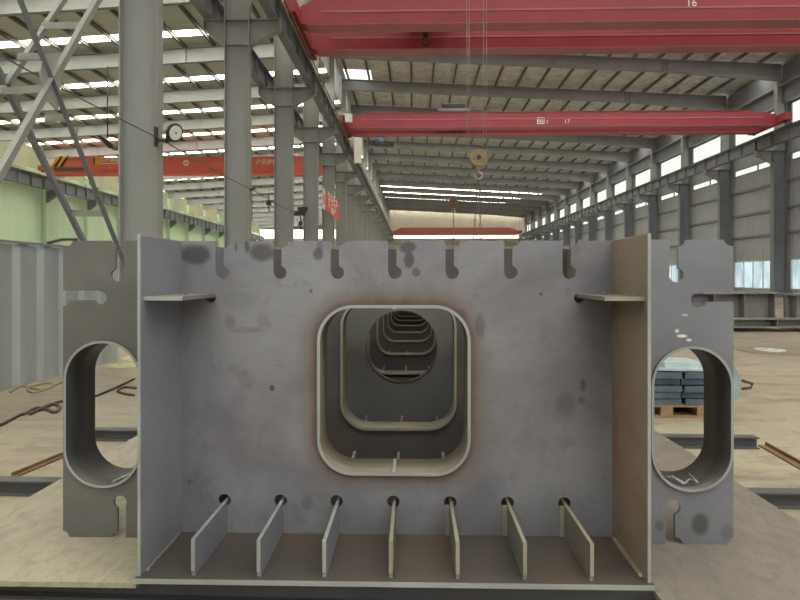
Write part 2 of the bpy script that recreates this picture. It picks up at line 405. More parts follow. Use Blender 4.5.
def front_mat():
    m, nt, b = new_mat('front_diaphragm_steel')
    co = coords(nt)          # object origin = parent origin
    n1 = noise(nt, co, 1.7, 8, .6, .4)
    n2 = noise(nt, mapping(nt, co, (1,1,7)), 16, 5, .65)
    n3 = noise(nt, co, 7, 6, .7)
    c = ramp(nt, n1, [(.3, (.135,.131,.146)), (.48, (.20,.196,.22)), (.68, (.275,.272,.303))])
    c = mixc(nt, mathn(nt, 'MULTIPLY', maprange(nt, n2, .45, .7), .2), c, (.13,.128,.14))
    c = mixc(nt, mathn(nt, 'MULTIPLY', maprange(nt, n3, .52, .7), .5), c, (.13,.115,.112))
    sp = nt.nodes.new('ShaderNodeSeparateXYZ'); nt.links.new(co, sp.inputs[0])
    jit = mathn(nt, 'MULTIPLY', mathn(nt, 'SUBTRACT', n3, .5), .06)
    cx, cz = (hx0+hx1)/2-GX, (hz0+hz1)/2-(ZB-.018)
    ax = mathn(nt, 'MAXIMUM', mathn(nt, 'SUBTRACT', mathn(nt, 'ABSOLUTE', mathn(nt, 'SUBTRACT', sp.outputs[0], cx)), (hx1-hx0)/2-HR), 0)
    az = mathn(nt, 'MAXIMUM', mathn(nt, 'SUBTRACT', mathn(nt, 'ABSOLUTE', mathn(nt, 'SUBTRACT', sp.outputs[2], cz)), (hz1-hz0)/2-HR), 0)
    d = mathn(nt, 'SQRT', mathn(nt, 'ADD', mathn(nt, 'MULTIPLY', ax, ax), mathn(nt, 'MULTIPLY', az, az)))
    d = mathn(nt, 'ADD', mathn(nt, 'SUBTRACT', d, HR), jit)
    c = mixc(nt, mathn(nt, 'MULTIPLY', maprange(nt, d, 0.0, .10, 1, 0), .62), c, (.145,.088,.06))
    c = mixc(nt, mathn(nt, 'MULTIPLY', maprange(nt, d, -.01, .035, 1, 0), .7), c, (.075,.052,.042))
    # smoke blotches: px, py, rx, rz (pixels on the plate), strength
    blot = [(195,255,16,10,.85),(262,252,13,9,.8),(247,246,2.5,7,.75),(236,247,1.6,5,.6),(318,254,5,6,.7),(408,247,9,6,.75),(409,260,5,8,.8),(416,272,4,4,.65),
            (272,388,2.6,3,.85),(583,385,3,6,.6),(582,400,4,4,.55),(566,405,10,12,.35),(541,294,1.6,1.8,.8),(311,291,2,1.8,.7),(230,322,5,6,.3),(190,482,3,3,.5),
            (248,330,18,3,.25),(455,315,12,6,.55),(307,503,6,8,.35),(320,245,3,9,.4),(480,325,5,12,.4),(575,250,6,6,.25),(240,300,20,8,.15)]
    for px, py, rx, rz, st in blot:
        p = at_y(px, py, YF); k = 1/250.
        vx = mathn(nt, 'MULTIPLY', mathn(nt, 'SUBTRACT', mathn(nt, 'ADD', sp.outputs[0], mathn(nt,'MULTIPLY',jit,.35*min(1,rx/6))), p.x-GX), 1/(rx*k))
        vz = mathn(nt, 'MULTIPLY', mathn(nt, 'SUBTRACT', sp.outputs[2], p.z-(ZB-.018)), 1/(rz*k))
        q = mathn(nt, 'ADD', mathn(nt, 'ADD', mathn(nt, 'MULTIPLY', vx, vx), mathn(nt, 'MULTIPLY', vz, vz)), mathn(nt, 'MULTIPLY', mathn(nt, 'SUBTRACT', n3, .5), 2.4))
        c = mixc(nt, mathn(nt, 'MULTIPLY', maprange(nt, q, .35, 1.6, 1, 0), st), c, (.055,.055,.065))
    nt.links.new(c, b.inputs['Base Color'])
    b.inputs['Metallic'].default_value = .35
    nt.links.new(maprange(nt, n1, 0, 1, .42, .62, False), b.inputs['Roughness'])
    bump(nt, b, n2, .1, .002)
    return m
M['front'] = front_mat()

TT = .012
slot_px = [215.5, 273, 330.5, 388, 445.5, 504, 562.5]
stiff_px = [226, 282, 338, 394.7, 451.7, 509, 566]
def key_top(px, w=8.5, r=6.6, yb=272.5, dx=7, notch=True):
    x0, x1 = X(px), X(px+w)
    L = [[(x0,Z(yb)),(x1,Z(yb)),(x1,ZT+.05),(x0,ZT+.05)], circ(X(px+dx), Z(yb), r/250., 20)]
    if notch: L.append(circ(x1, ZT, 7/250., 20))
    return L
cut = [rrect(hx0+.004, hx1-.004, hz0+.004, hz1-.004, HR)]
for p in slot_px: cut += key_top(p)
for p in stiff_px: cut.append(circ(X(p-1.5), Z(502), 6.4/250., 20))
for px in (211, 579): cut.append(circ(X(px), Z(298), 5/250., 20))
outl = [(web_in[0],ZB),(web_in[1],ZB),(web_in[1],ZT),(web_in[0],ZT)]
dia = place_plate('diaphragm', cut_plate(outl, YF, YF+TT, cut), M['front'], girder, 'front diaphragm plate with keyhole slots along its top edge and a manhole')
def collar(x0, x1, z0, z1, r, y0, y1, parent, mats, t=.012, name='manhole_collar', gap=True):
    m = MB(); m.ring(rrect(x0,x1,z0,z1,r,14), rrect(x0+t,x1-t,z0+t,z1-t,r-t,14), y0, y1)
    return m.build(name, mats, parent)
dd = dia
collar(hx0, hx1, hz0, hz1, HR, YF-.012, YF+.17, dd, [M['collar_warm'], M['cut_edge']])
# butt welds of the collar, top and bottom centre
xm = (hx0+hx1)/2
for za, zb in ((hz1-.018, hz1-.012), (hz0+.013, hz0+.018)):
    mw = MB(); mw.box(xm-.006, xm+.006, YF-.016, YF+.15, za, zb); mw.build('collar_weld', M['cut_edge'], dd)

# webs, bottom plate, stiffeners
for i, s in enumerate((0,1)):
    m = MB(); x0, x1 = sorted((web_out[s], web_in[s]))
    m.box(x0, x1, YW, YEND, ZB, ZT+.001, 0)
    # bright cut front edge
    o = m.build('web_plate', [M['web_steel'] if s == 0 else M['web_rust'], M['cut_edge']], girder,
        label='left blue-grey web plate' if s == 0 else 'right web plate with brown rusty inner face')
    for p in o.data.polygons:
        if p.normal.y < -.9 or p.normal.z > .9: p.material_index = 1
    bevel(o, .002)
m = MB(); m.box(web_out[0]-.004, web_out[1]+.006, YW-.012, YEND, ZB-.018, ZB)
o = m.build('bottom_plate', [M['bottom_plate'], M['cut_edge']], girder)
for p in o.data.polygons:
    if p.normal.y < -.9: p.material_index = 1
stz = [539,539,539.5,541,542,543,544]
SH = .128
for i, p in enumerate(stiff_px):
    xc = X(p-0.5); m = MB(); t = .013
    zt = ZB+SH+.002*(i-3)*0
    m.prism([(YW+.012, ZB), (YW+.012, ZB+.012), (YW+.006, ZB+.018), (YW+.006, zt), (YEND, zt), (YEND, ZB)], 'x', xc-t/2, xc+t/2)
    o = m.build('longitudinal_stiffener', [M['web_steel'], M['cut_edge']] if i < 3 else [M['stiff'], M['stiff_edge']], girder)
    for q in o.data.polygons:
        if q.normal.y < -.8 or (q.normal.z > .9): q.material_index = 1
# backing strips where the stiffeners meet the diaphragm
for i in (4,5,6):
    xc = X(stiff_px[i]-0.5); m = MB(); m.box(xc-.024, xc-.0065, YF-.006, YF, ZB, ZB+SH*.95)
    m.build('fillet_weld', M['stiff_edge'], girder)
zs = Z(297.5, 400, 2.1)
for s in (0,1):
    a, b_ = (web_in[0], web_in[0]+.137) if s == 0 else (web_in[1]-.137, web_in[1])
    m = MB(); m.box(a, b_, YW+.02, YEND, zs-.006, zs+.008)
    o = m.build('side_stiffener', [M['stiff'], M['cut_edge'] if s == 0 else M['stiff_edge']], girder)
    for q in o.data.polygons:
        if q.normal.y < -.8: q.material_index = 1
    for k, y in enumerate((YW+.05, YW+.22)):
        xx = (a+.02 if s == 0 else b_-.02) if k == 0 else (a+b_)/2
        m = MB(); m.prism([(xx-.012, zs+.008), (xx+.012, zs+.008), (xx, zs+.024)], 'y', y, y+.01); m.build('tack_lug', M['stiff'], girder)
# angled fillet plate at the foot of the right web
m = MB(); m.prism([(YW+.04, ZB), (YF-.03, ZB), (YF-.03, ZB+.012), (YW+.05, ZB+.008)], 'x', web_in[1]-.012, web_in[1]); m.build('foot_weld', M['stiff_edge'], girder)
m = MB(); m.prism([(YW+.04, ZB), (YF-.03, ZB), (YF-.03, ZB+.01), (YW+.05, ZB+.006)], 'x', web_in[0], web_in[0]+.01); m.build('foot_weld', M['stiff'], girder)

# inner diaphragms
ys = [2.95, 3.72, 4.66, 5.82, 7.0, 8.15, 9.3, 10.4, 11.5]
rx0, rx1 = hx0+.006, hx1-.006
for i, y in enumerate(ys):
    zt = ZT if i == 0 else ZT-.02
    cuts = []
    if i == 1: cuts = [circ((rx0+rx1)/2, Z(346,400,3.72), .232, 56)]
    else: cuts = [rrect(rx0+.004, rx1-.004, hz0+.004, hz1-.004, HR)]
    outl2 = [(web_in[0],ZB),(web_in[1],ZB),(web_in[1],zt),(web_in[0],zt)]
    o = place_plate('inner_diaphragm', cut_plate(outl2, y, y+TT, cuts), M['inner_steel'] if i != 1 else M['plate_steel'], girder,  # round-hole plate takes a lighter steel, imitating light falling on it
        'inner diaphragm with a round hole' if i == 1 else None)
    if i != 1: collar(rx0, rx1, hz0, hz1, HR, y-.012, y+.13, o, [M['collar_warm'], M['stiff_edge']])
    else:
        m = MB(); cc = ((rx0+rx1)/2, Z(346,400,3.72)); m.ring(circ(*cc,.236,56), circ(*cc,.230,56), y-.006, y+TT+.004); m.build('hole_rim', [M['collar_warm'], M['collar_warm']], o)
tops = ys + [YEND]
for y0_, y1_ in zip(tops[:-1], tops[1:]):      # unseen cover strips, gaps shaped to let light into the bays between
    m = MB(); m.box(web_out[0], web_out[1], y0_, y0_+.3*(y1_-y0_), ZT+.001, ZT+.017); m.build('top_plate', M['plate_steel'], girder)

m = MB(); m.box(web_out[0]+.02, web_out[1]-.02, YEND-.02, YEND, ZB, ZT); m.build('end_light_block', M['inner_steel'], girder)  # added cap that blocks light at the far end of the tunnel
# wings outside the webs
WL = X(63); WR = X(733.5)
ZWL = ZBED; ZWT = Z(240.2)
ZBW = ZBED+.0015
def wing(side):
    s = -1 if side == 'l' else 1
    if side == 'l':
        xo, xi = WL, web_out[0]
        out = [(xi,ZBW),(xo+.028,ZBW),(xo,ZBW+.028),(xo,ZWT-.028),(xo+.03,ZWT),(xi,ZWT)]
        c = [circ(xo, ZBED, 6.5/250., 20), circ(xo+.01, ZWT+.005, .03, 20)]
        hx = (X(65.2), X(65.2)+.318); hz = (Z(487,100), Z(340.5,100))
        c += [[(X(115.5),Z(275,100)),(X(124),Z(275,100)),(X(124),ZWT+.05),(X(115.5),ZWT+.05)], circ(X(117.6),Z(275,100),.027,20),
              [(X(108),ZWT+.01),(X(116),Z(247,100)),(X(116),ZWT+.01)]]
        c += [[(X(117.5),ZBED-.05),(X(126),ZBED-.05),(X(126),Z(502,100)),(X(117.5),Z(502,100))], circ(X(120.2),Z(502,100),.0265,20), circ(X(117.3),ZBED,.023,20)]
        c += [[(xo-.05,Z(300.3,100)),(X(99),Z(300.3,100)),(X(99),Z(290.7,100)),(xo-.05,Z(290.7,100))], circ(X(100.5),Z(298,100),.026,20), circ(xo,Z(300.5,100),.022,16)]
    else:
        xo, xi = WR, web_out[1]
        out = [(xi,ZBW),(xo-.03,ZBW),(xo,ZBW+.03),(xo,ZWT-.028),(xo-.03,ZWT),(xi,ZWT)]
        c = [circ(xo, ZBED, 7/250., 20), circ(xo-.008, ZWT+.005, .03, 20)]
        hx = (X(732)-.318, X(732)); hz = (Z(491,690), Z(346,690))
        c += [[(X(669.6),Z(274,690)),(X(678),Z(274,690)),(X(678),ZWT+.05),(X(669.6),ZWT+.05)], circ(X(676.3),Z(275,690),.0285,20), circ(X(679),ZWT,.028,20)]
        c += [[(X(665.5),ZBED-.05),(X(675),ZBED-.05),(X(675),Z(507,690)),(X(665.5),Z(507,690))], circ(X(673),Z(507.5,690),.030,20), circ(X(676),ZBED,.026,20)]
        c += [[(X(703),Z(302,690)),(xo+.05,Z(302,690)),(xo+.05,Z(294.2,690)),(X(703),Z(294.2,690))], circ(X(699),Z(300.3,690),.032,20)]
    c.append(rrect(hx[0]+.004, hx[1]-.004, hz[0]+.004, hz[1]-.004, .152))
    o = place_plate('wing_plate', cut_plate(out, YF, YF+TT, c), M['wing_steel_warm'] if side == 'l' else M['wing_steel'], girder,
        'left wing plate outside the web, with a long oval hole' if side == 'l' else 'right wing plate outside the web, with a long oval hole')
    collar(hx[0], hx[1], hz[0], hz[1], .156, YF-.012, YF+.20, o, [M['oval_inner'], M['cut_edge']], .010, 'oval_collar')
    m = MB()
    if side == 'l':
        m.beam((X(112), YF+.01, hz[0]+.018), (X(121), YF+.19, hz[0]+.014), .012, .006)
    else:
        random.seed(3)
        p0 = None
        for k in range(9):
            p = Vector((X(676)+.012*k+random.uniform(-.01,.012), YF+random.uniform(-.014,.12), hz[0]+.024+.012*abs(4-k)/4))
            if p0: m.tube([p0, p], .003, 6)
            p0 = p
    m.build('spatter_weld', M['cut_edge'], o)
wing('l'); wing('r')

# ================================================================== ASSEMBLY BED
yB0 = YW-.012
bx = [at_z(57,481,ZBED), at_z(751,491,ZBED)]
bedl = MB(); bedl.box(at_z(57,481,ZBED).x, web_out[0]-.008, yB0+.02, 4.02, ZBED-.018, ZBED)
bedl.build('bed_plate', M['bed'], label='tan bed plate left of the girder, its near left corner bare', cat='steel plate')
bedr = MB(); bedr.box(web_out[1]+.010, at_z(751,491,ZBED).x, yB0-.045, 3.98, ZBED-.018, ZBED)
bedr.build('bed_plate', M['bed_r'], label='brownish bed plate right of the girder', cat='steel plate')
def ibeam_x(m, x0, x1, yc, z0, z1, w=.1, tf=.009, tw=.008):
    m.box(x0, x1, yc-w/2, yc+w/2, z1-tf, z1); m.box(x0, x1, yc-w/2, yc+w/2, z0, z0+tf); m.box(x0, x1, yc-tw/2, yc+tw/2, z0+tf, z1-tf)
ZS = ZBED-.0185
for yc, x0, x1, lab in ((2.02, -3.3, 3.3, 'dark steel I-beam under the near edge of the bed plates'),
                        (2.95, -3.6, 3.6, 'dark steel I-beam lying crosswise under the middle of the bed plates'),
                        (3.96, -2.40, at_z(765,440,ZS).x, 'dark steel I-beam lying crosswise under the far edge of the bed plates')):
    m = MB(); ibeam_x(m, x0, x1, yc, .001, ZS, .075); o = m.build('support_beam', M['bar'], label=lab, cat='steel beam', group='support beams under the bed'); o.rotation_euler.z = -.018

# ================================================================== SETTING : HALL SHELL
Y0, Y1 = -15.0, 114.0
XL, XM, XR = -30.9, -5.2, 22.45
def rb(x):            # underside height of the rafters above the ground
    if x > XM: return EYE+13.23-.0525*x
    return EYE+11.3-.053*(XM-x)
RD = .75
PH = .18
m = MB(); m.box(-34, 27, Y0-20, Y1+2, -.2, 0); m.build('floor', M['floor'], kind='structure')

COLY = [10.8+6*k for k in range(-3, 18)]
COLY = [y for y in COLY if y > Y0 and y < Y1]
# roof sheets with translucent strips
wn = [0]
def window(mb, mat, parent=None):
    wn[0] += 1
    return mb.build('window_%d' % wn[0], mat, kind='structure')
def roof_quad(m, x0, x1, y0, y1, t=.03):
    za, zb = rb(x0+1e-6)+RD+PH, rb(x1-1e-6)+RD+PH
    m.add([(x0,y0,za),(x1,y0,zb),(x1,y1,zb),(x0,y1,za),(x0,y0,za+t),(x1,y0,zb+t),(x1,y1,zb+t),(x0,y1,za+t)],
          [(0,1,2,3),(7,6,5,4),(0,4,5,1),(1,5,6,2),(2,6,7,3),(3,7,4,0)])
def roof(side):
    xa, xb = (XL, XM) if side == 'l' else (XM, XR)
    strips = []       # (y0, y1, mat, xa, xb)
    for y in [10.8+6*k for k in range(-4, 18)]:
        if y-2 < Y0 or y > Y1-1: continue
        if side == 'l':
            strips.append((y-1.65, y-1.0, M['sky_sheet'])); strips.append((y+1.0, y+1.3, M['sky_dim']))
        else:
            if y > 84: strips.append((y+.25, y+.85, M['sky_sheet']))
            elif y < 3: strips.append((y-2.6, y-.6, M['sky_sheet']))  # unseen strips behind the camera, widened to light the girder front
            elif y < 52: strips.append((y+.62, y+2.1, M['sky_sheet_r']))
            else: strips.append((y+1.5, y+3.3, M['sky_sheet_r']))  # strips hidden behind the rafters, added to brighten the middle of the hall
    strips.sort(key=lambda s: s[0])
    m = MB(); y = Y0
    for a, b, mt in strips:
        if a > y:
            roof_quad(m, xa+(2.2 if side == 'r' else 0), xb, y, a)
            if side == 'r':
                if a-y > 3.5 and 34 < y < 40:
                    roof_quad(m, xa, xa+2.2, y, y+2.3); roof_quad(m, xa, xa+.3, y+2.3, a-.3); roof_quad(m, xa, xa+2.2, a-.3, a)
                    w = MB(); roof_quad(w, xa+.3, xa+2.2, y+2.3, a-.3, .012); window(w, M['ridge_sheet'])
                else: roof_quad(m, xa, xa+2.2, y, a)
        w = MB(); roof_quad(w, xa, xb, a, b, .012); window(w, mt)
        y = b
    roof_quad(m, xa, xb, y, Y1)
    m.build('ceiling_left' if side == 'l' else 'ceiling_right', M['roof_l'] if side == 'l' else M['roof_r'], kind='structure')
roof('l'); roof('r')
# upstand closing the step at the ridge
m = MB(); m.box(XM-.03, XM+.03, Y0, Y1, rb(XM-.01)+RD+PH+.03, rb(XM+.01)+RD+PH); m.build('trim_1', M['roof_r'], kind='structure')

# walls
m = MB()
m.box(XR, XR+.1, Y0, Y1, 0, EYE-.68); m.box(XR, XR+.1, Y0, Y1, EYE+1.12, EYE+7.0)
m.box(XR, XR+.1, Y0, Y1, EYE+7.45, EYE+8.7); m.box(XR, XR+.1, Y0, Y1, EYE+10.45, rb(XR)+RD+PH)
for y in COLY:
    m.box(XR, XR+.1, y-.3, y+.3, EYE-.68, EYE+1.12); m.box(XR, XR+.1, y-.3, y+.3, EYE+7.0, EYE+7.45); m.box(XR, XR+.1, y-.3, y+.3, EYE+8.7, EYE+10.45)
m.build('wall_right', M['wall_r'], kind='structure')
for i in range(len(COLY)-1):
    a, b = COLY[i]+.3, COLY[i+1]-.3
    if b < 3: continue
    for z0, z1, mt in ((EYE+8.7, EYE+10.45, M['win_glow']), (EYE+7.0, EYE+7.45, M['win_glow']), (EYE-.68, EYE+1.12, M['win_low'])):
        if z0 < 1 and a > 60: pass
        w = MB(); w.box(XR+.06, XR+.08, a, b, z0, z1); o = window(w, mt)
        f = MB(); t = .05
        f.box(XR-.02, XR+.06, a, b, z0, z0+t); f.box(XR-.02, XR+.06, a, b, z1-t, z1); f.box(XR-.02, XR+.06, a, a+t, z0, z1); f.box(XR-.02, XR+.06, b-t, b, z0, z1)
        nm = 4 if z0 < 1 else (3 if z1-z0 > 1 else 1)
        if z0 < 1 or z1-z0 < 1:
            for k in range(1, nm+1):
                yy = a+(b-a)*k/(nm+1); f.box(XR-.02, XR+.06, yy-.03, yy+.03, z0, z1)
        fo = f.build('window_frame', M['hall_dark'] if z0 > 1 else M['white'])
        loc = fo.location.copy(); fo.parent = o; fo.location = loc-o.location
tn = [1]
def trim(mb, mat):
    tn[0] += 1; return mb.build('trim_%d' % tn[0], mat, kind='structure')
for h in (5.85, 4.25, 2.75):
    m = MB(); m.box(XR-.12, XR-.002, Y0, Y1, EYE+h-.07, EYE+h+.07); trim(m, M['hall_dark'])
m = MB(); m.box(XR-.28, XR-.01, Y0, Y1, EYE+8.55, EYE+8.7); trim(m, M['white'])
m = MB(); m.box(XR-.35, XR-.002, Y0, Y1, EYE+10.5, EYE+12.75); trim(m, M['hall_dark'])
m = MB(); m.box(XR-.65, XR-.36, Y0, Y1, EYE+11.42, EYE+11.5); trim(m, M['rafter'])
# left wall
m = MB(); m.box(XL-.1, XL, Y0, Y1, 0, EYE+8.9); m.box(XL-.1, XL, Y0, Y1, EYE+10.6, rb(XL+.01)+RD+PH); m.build('wall_left', M['wall_g'], kind='structure')
m = MB(); m.box(XL-.09, XL-.05, Y0, Y1, EYE+8.9, EYE+10.6); window(m, M['wall_glow'])
# far wall
m = MB(); m.box(XL, XR, Y1, Y1+.1, 0, EYE+7.95)
gl = [(x, EYE+8.6) for x in (XL, XM)]
m.prism([(XM, EYE+8.55), (XR, EYE+8.55), (XR, rb(XR)+RD+PH), (XM, rb(XM+.01)+RD+PH)], 'y', Y1, Y1+.1)
m.prism([(XL, EYE+9.7), (XM, EYE+9.7), (XM, rb(XM-.01)+RD+PH), (XL, rb(XL+.01)+RD+PH)], 'y', Y1, Y1+.1)
m.box(XM-.3, XM+.5, Y1-.02, Y1+.1, EYE+7.9, EYE+9.8)
m.build('wall_far', M['wall_e'], kind='structure')
w = MB(); w.box(XM+.5, XR, Y1+.05, Y1+.07, EYE+7.95, EYE+8.55); window(w, M['end_glow'])
w = MB(); w.box(XL, XM-.3, Y1+.05, Y1+.07, EYE+7.95, EYE+9.7); window(w, M['end_glow'])

m = MB(); m.box(XL, XR, Y0-.1, Y0, 0, 9.0); m.build('wall_near_light_block', M['wall_r'], kind='structure')  # unseen wall behind the camera, added to cut low frontal light
# rafters and purlins
def raf_label(side, y):
    n = [q for q in COLY if q > (22 if side == 'left' else 34)]
    if y not in n: return 'grey I-section roof rafter over the %s bay, nearer than the picture shows' % side
    return 'grey I-section roof rafter over the %s bay, %s in view from the camera' % (side, ORD[n.index(y)])
vis = [y for y in COLY if y > 15]
for i, y in enumerate(COLY):
    for side, xa, xb in (('left', XL+.02, XM-.02), ('right', XM+.02, XR-.36)):
        m = MB(); za, zb = rb(xa), rb(xb); tf = .02
        def slab(h0, h1, w):
            m.add([(xa,y-w,za+h0),(xb,y-w,zb+h0),(xb,y+w,zb+h0),(xa,y+w,za+h0),(xa,y-w,za+h1),(xb,y-w,zb+h1),(xb,y+w,zb+h1),(xa,y+w,za+h1)],
                  [(3,2,1,0),(4,5,6,7),(0,1,5,4),(1,2,6,5),(2,3,7,6),(3,0,4,7)])
        if side == 'right':
            xh = 15.0; zh = rb(xh)
            m.add([(xh,y-.1,zh),(xb,y-.1,zb),(xb,y-.1,zb-.26),(xh,y+.1,zh),(xb,y+.1,zb),(xb,y+.1,zb-.26)], [(0,1,2),(5,4,3),(0,2,5,3),(1,4,5,2),(0,3,4,1)])
            m.box(xh-.02, xh+.02, y-.13, y+.13, zh-.03, zh+RD)
        slab(0, tf, .11); slab(RD-tf, RD-.001, .11); slab(tf, RD-tf, .006)
        for k in range(1, 4):
            xx = xa+(xb-xa)*k/4; zz = rb(xx); m.box(xx-.015, xx+.015, y-.10, y+.10, zz+.03, zz+RD-.03)
        m.build('roof_rafter', M['rafter'], label=raf_label(side, y), cat='rafter', group='roof rafters')
def purlin(x):
    m = MB(); z = rb(x)+RD; m.box(x-.05, x+.05, Y0, Y1, z, z+PH-.03); m.box(x-.05, x+.08, Y0, Y1, z+PH-.03, z+PH-.006)
    return m
xp = XM+.5; k = 0
while xp < XR-.3:
    purlin(xp).build('roof_purlin', M['purlin'], label='thin dark roof purlin running lengthwise over the right bay, %s from the ridge' % ORD[k], cat='purlin', group='purlins of the right roof slope'); xp += 1.5; k += 1
xp = XM-.5; k = 0
while xp > XL+.3:
    purlin(xp).build('roof_purlin', M['purlin'], label='thin dark roof purlin running lengthwise over the left bay, %s from the ridge' % ORD[k], cat='purlin', group='purlins of the left roof slope'); xp -= 1.5; k += 1

# columns
HB = EYE+7.64       # bracket top
def bracket(parent, xc, sgn, reach, y, w=.13):
    b = MB(); x1 = xc+sgn*reach
    L = [(xc, HB-.75), (xc, HB), (x1, HB), (x1, HB-.28)]
    b.prism(L, 'y', y-.008, y+.008)
    b.box(min(xc,x1), max(xc,x1), y-w, y+w, HB-.02, HB)
    b.beam((xc, y, HB-.76), (x1, y, HB-.29), w*2, .02)
    b.box(x1-.008, x1+.008, y-w, y+w, HB-.28, HB-.02)
    return b.build('crane_bracket', M['hall_steel'], parent)
def mid_column(y, i):
    r = empty('steel_column', (XM, y, 0), ('tall grey H-section steel column of the middle row, %s in view from the camera' % ORD[i-1]) if y > 10 else 'tall grey steel column of the middle row, just left outside the picture', 'column', 'columns of the middle row')
    for sx, xx in ((-1, -5.6), (1, -4.86)):
        m = MB(); m.box(min(xx, xx-sx*.03), max(xx, xx-sx*.03), y-.13, y+.13, .03, rb(XM+.1)); m.build('flange', M['hall_steel'], r)
    m = MB(); m.box(-5.57, -4.89, y-.01, y+.01, .03, rb(XM+.1))
    for h in (HB-.76, HB-.02): m.box(-5.57, -4.89, y-.12, y+.12, h, h+.02)
    m.build('web', M['hall_steel'], r)
    m = MB(); m.box(-5.75, -4.65, y-.32, y+.32, 0.0, .03); m.build('base_plate', M['hall_dark'], r)
    bracket(r, -4.86, 1, .9, y); bracket(r, -5.6, -1, .62, y)
for i, y in enumerate([y for y in COLY if y > 3]): mid_column(y, i)
def right_column(y, i):
    r = empty('steel_column', (21.9, y, 0), ('dark grey steel column along the right wall, %s in view from the camera' % ORD[[q for q in COLY if q > 34].index(y)]) if y > 34 else 'dark grey steel column along the right wall, nearer than the picture shows', 'column', 'columns of the right wall')
    for xx in (21.5, 22.27):
        m = MB(); m.box(xx, xx+.03, y-.17, y+.17, .03, HB-.02 if xx < 22 else rb(22.2)); m.build('flange', M['hall_dark'], r)
    m = MB(); m.box(21.53, 22.27, y-.01, y+.01, .03, HB-.02); m.build('web', M['hall_dark'], r)
    m = MB(); m.box(21.72, 21.75, y-.17, y+.17, HB, rb(21.8)); m.box(21.75, 22.26, y-.01, y+.01, HB, rb(22.2)); m.box(21.5, 22.26, y-.17, y+.17, HB-.02, HB); m.build('upper_shaft', M['hall_steel'], r)
    m = MB(); m.box(21.35, 22.43, y-.28, y+.28, 0, .03); m.build('base_plate', M['hall_dark'], r)
    bracket(r, 21.5, -1, .95, y)
for i, y in enumerate([y for y in COLY if y > 3]): right_column(y, i)
def left_column(y, i):
    r = empty('steel_column', (XL+.4, y, 0), ('pale steel column along the green left wall, %s in view from the camera' % ORD[i]), 'column', 'columns of the left wall')
    m = MB(); m.box(XL+.02, XL+.3, y-.12, y+.12, 0, rb(XL+.3)); m.build('shaft', M['wall_g'], r)
    b = MB(); h = EYE+7.25; b.prism([(XL+.3, h-1.0), (XL+.3, h), (XL+1.15, h), (XL+1.15, h-.35)], 'y', y-.14, y+.14); b.build('crane_bracket', M['hall_dark'], r)
for i, y in enumerate([y for y in COLY if y > 41]): left_column(y, i)

# crane runways
def runway(xc, h, depth, lab, mat, bar=None, step=1.5, fl=.18):
    zb, zt = EYE+h, EYE+h+depth
    r = empty('crane_runway', (xc, Y0, zb), lab, 'crane runway')
    m = MB(); m.box(xc-fl, xc+fl, Y0, Y1-.2, zt-.025, zt); m.box(xc-fl*.8, xc+fl*.8, Y0, Y1-.2, zb, zb+.025); m.box(xc-.008, xc+.008, Y0, Y1-.2, zb+.025, zt-.025)
    y = Y0+.5
    while y < Y1-.5:
        m.box(xc-fl*.75, xc+fl*.75, y-.008, y+.008, zb+.05, zt-.03); y += step
    m.build('runway_beam', mat, r)
    m = MB(); m.box(xc-.06, xc+.06, Y0, Y1-.2, zt, zt+.03); m.box(xc-.02, xc+.02, Y0, Y1-.2, zt+.03, zt+.1); m.box(xc-.04, xc+.04, Y0, Y1-.2, zt+.1, zt+.14); m.build('crane_rail', M['rail'], r)
    if bar:
        m = MB()
        for dz, dx in ((.30,.26), (.12,.30)):
            m.box(xc+bar*dx-.02, xc+bar*dx+.02, Y0, Y1-.2, zt-dz, zt-dz+.04)
        m.build('conductor_bar', M['yellow_bar'], r)
runway(-4.15, 7.64, .72, 'dark grey crane runway beam with rail on the right side of the middle columns', M['hall_dark'], 1)
runway(-6.05, 7.64, .72, 'dark grey crane runway beam with rail on the left side of the middle columns', M['hall_dark'], None)
runway(20.75, 7.64, .72, 'dark grey crane runway beam with rail along the right wall', M['hall_dark'], None)
runway(XL+.8, 7.25, .95, 'dark grey ribbed crane runway beam with rail along the green left wall', M['hall_dark'], None, 1.5)

# ================================================================== CRANES
RT = EYE+7.64+.72+.14       # rail top
def crane(y, lab, mat, edge, xa, xb, zb, depth=1.25, width=.65, gap=2.1, name='overhead_crane', label_parts=True):
    r = empty(name, ((xa+xb)/2, y, zb), lab, 'overhead crane')
    girders = []
    for k in range(2 if gap else 1):
        yy = y+k*gap
        L = [(xa-.1, zb+.05), (xa+.1, zb), (xb-.1, zb), (xb+.1, zb+.05), (xb+.1, zb+.62), (xb-1.7, zb+depth), (xa+1.1, zb+depth), (xa-.1, zb+.62)]
        m = MB(); m.prism(L, 'y', yy+.05, yy+width-.05)
        g = m.build('box_beam', mat, r); girders.append(g)
        e = MB(); e.box(xa+.1, xb-.1, yy, yy+width, zb-.025, zb-.001); e.box(xa+1.1, xb-1.7, yy, yy+width, zb+depth+.001, zb+depth+.025)
        e.box(xa+.6, xb-.6, yy+.03, yy+.05, zb+.40, zb+.46)
        e.build('beam_flange', edge, r)
    for xx in (xa-.3, xb+.3):
        m = MB(); m.box(xx-.2, xx+.2, y-.7, y+gap+width+.7, RT+.10, RT+.5); ec = m.build('end_carriage', mat, r)
        for yy in (y-.35, y+gap+width+.35):
            w = MB(); w.cyl((xx, yy, RT+.18), (1,0,0), .18, .14, 20); w.build('wheel', M['dark'], r)
    return r
zc = EYE+8.5
XA, XB = -3.72, 20.0
c0 = crane(13.4, 'red double-girder overhead crane closest to the camera, above the picture', M['red'], M['red_edge_lit'], XA, XB, zc)
c1 = crane(19.0, 'big dark red double-girder overhead crane crossing the top of the picture', M['red'], M['red_edge_lit'], XA, XB, zc)
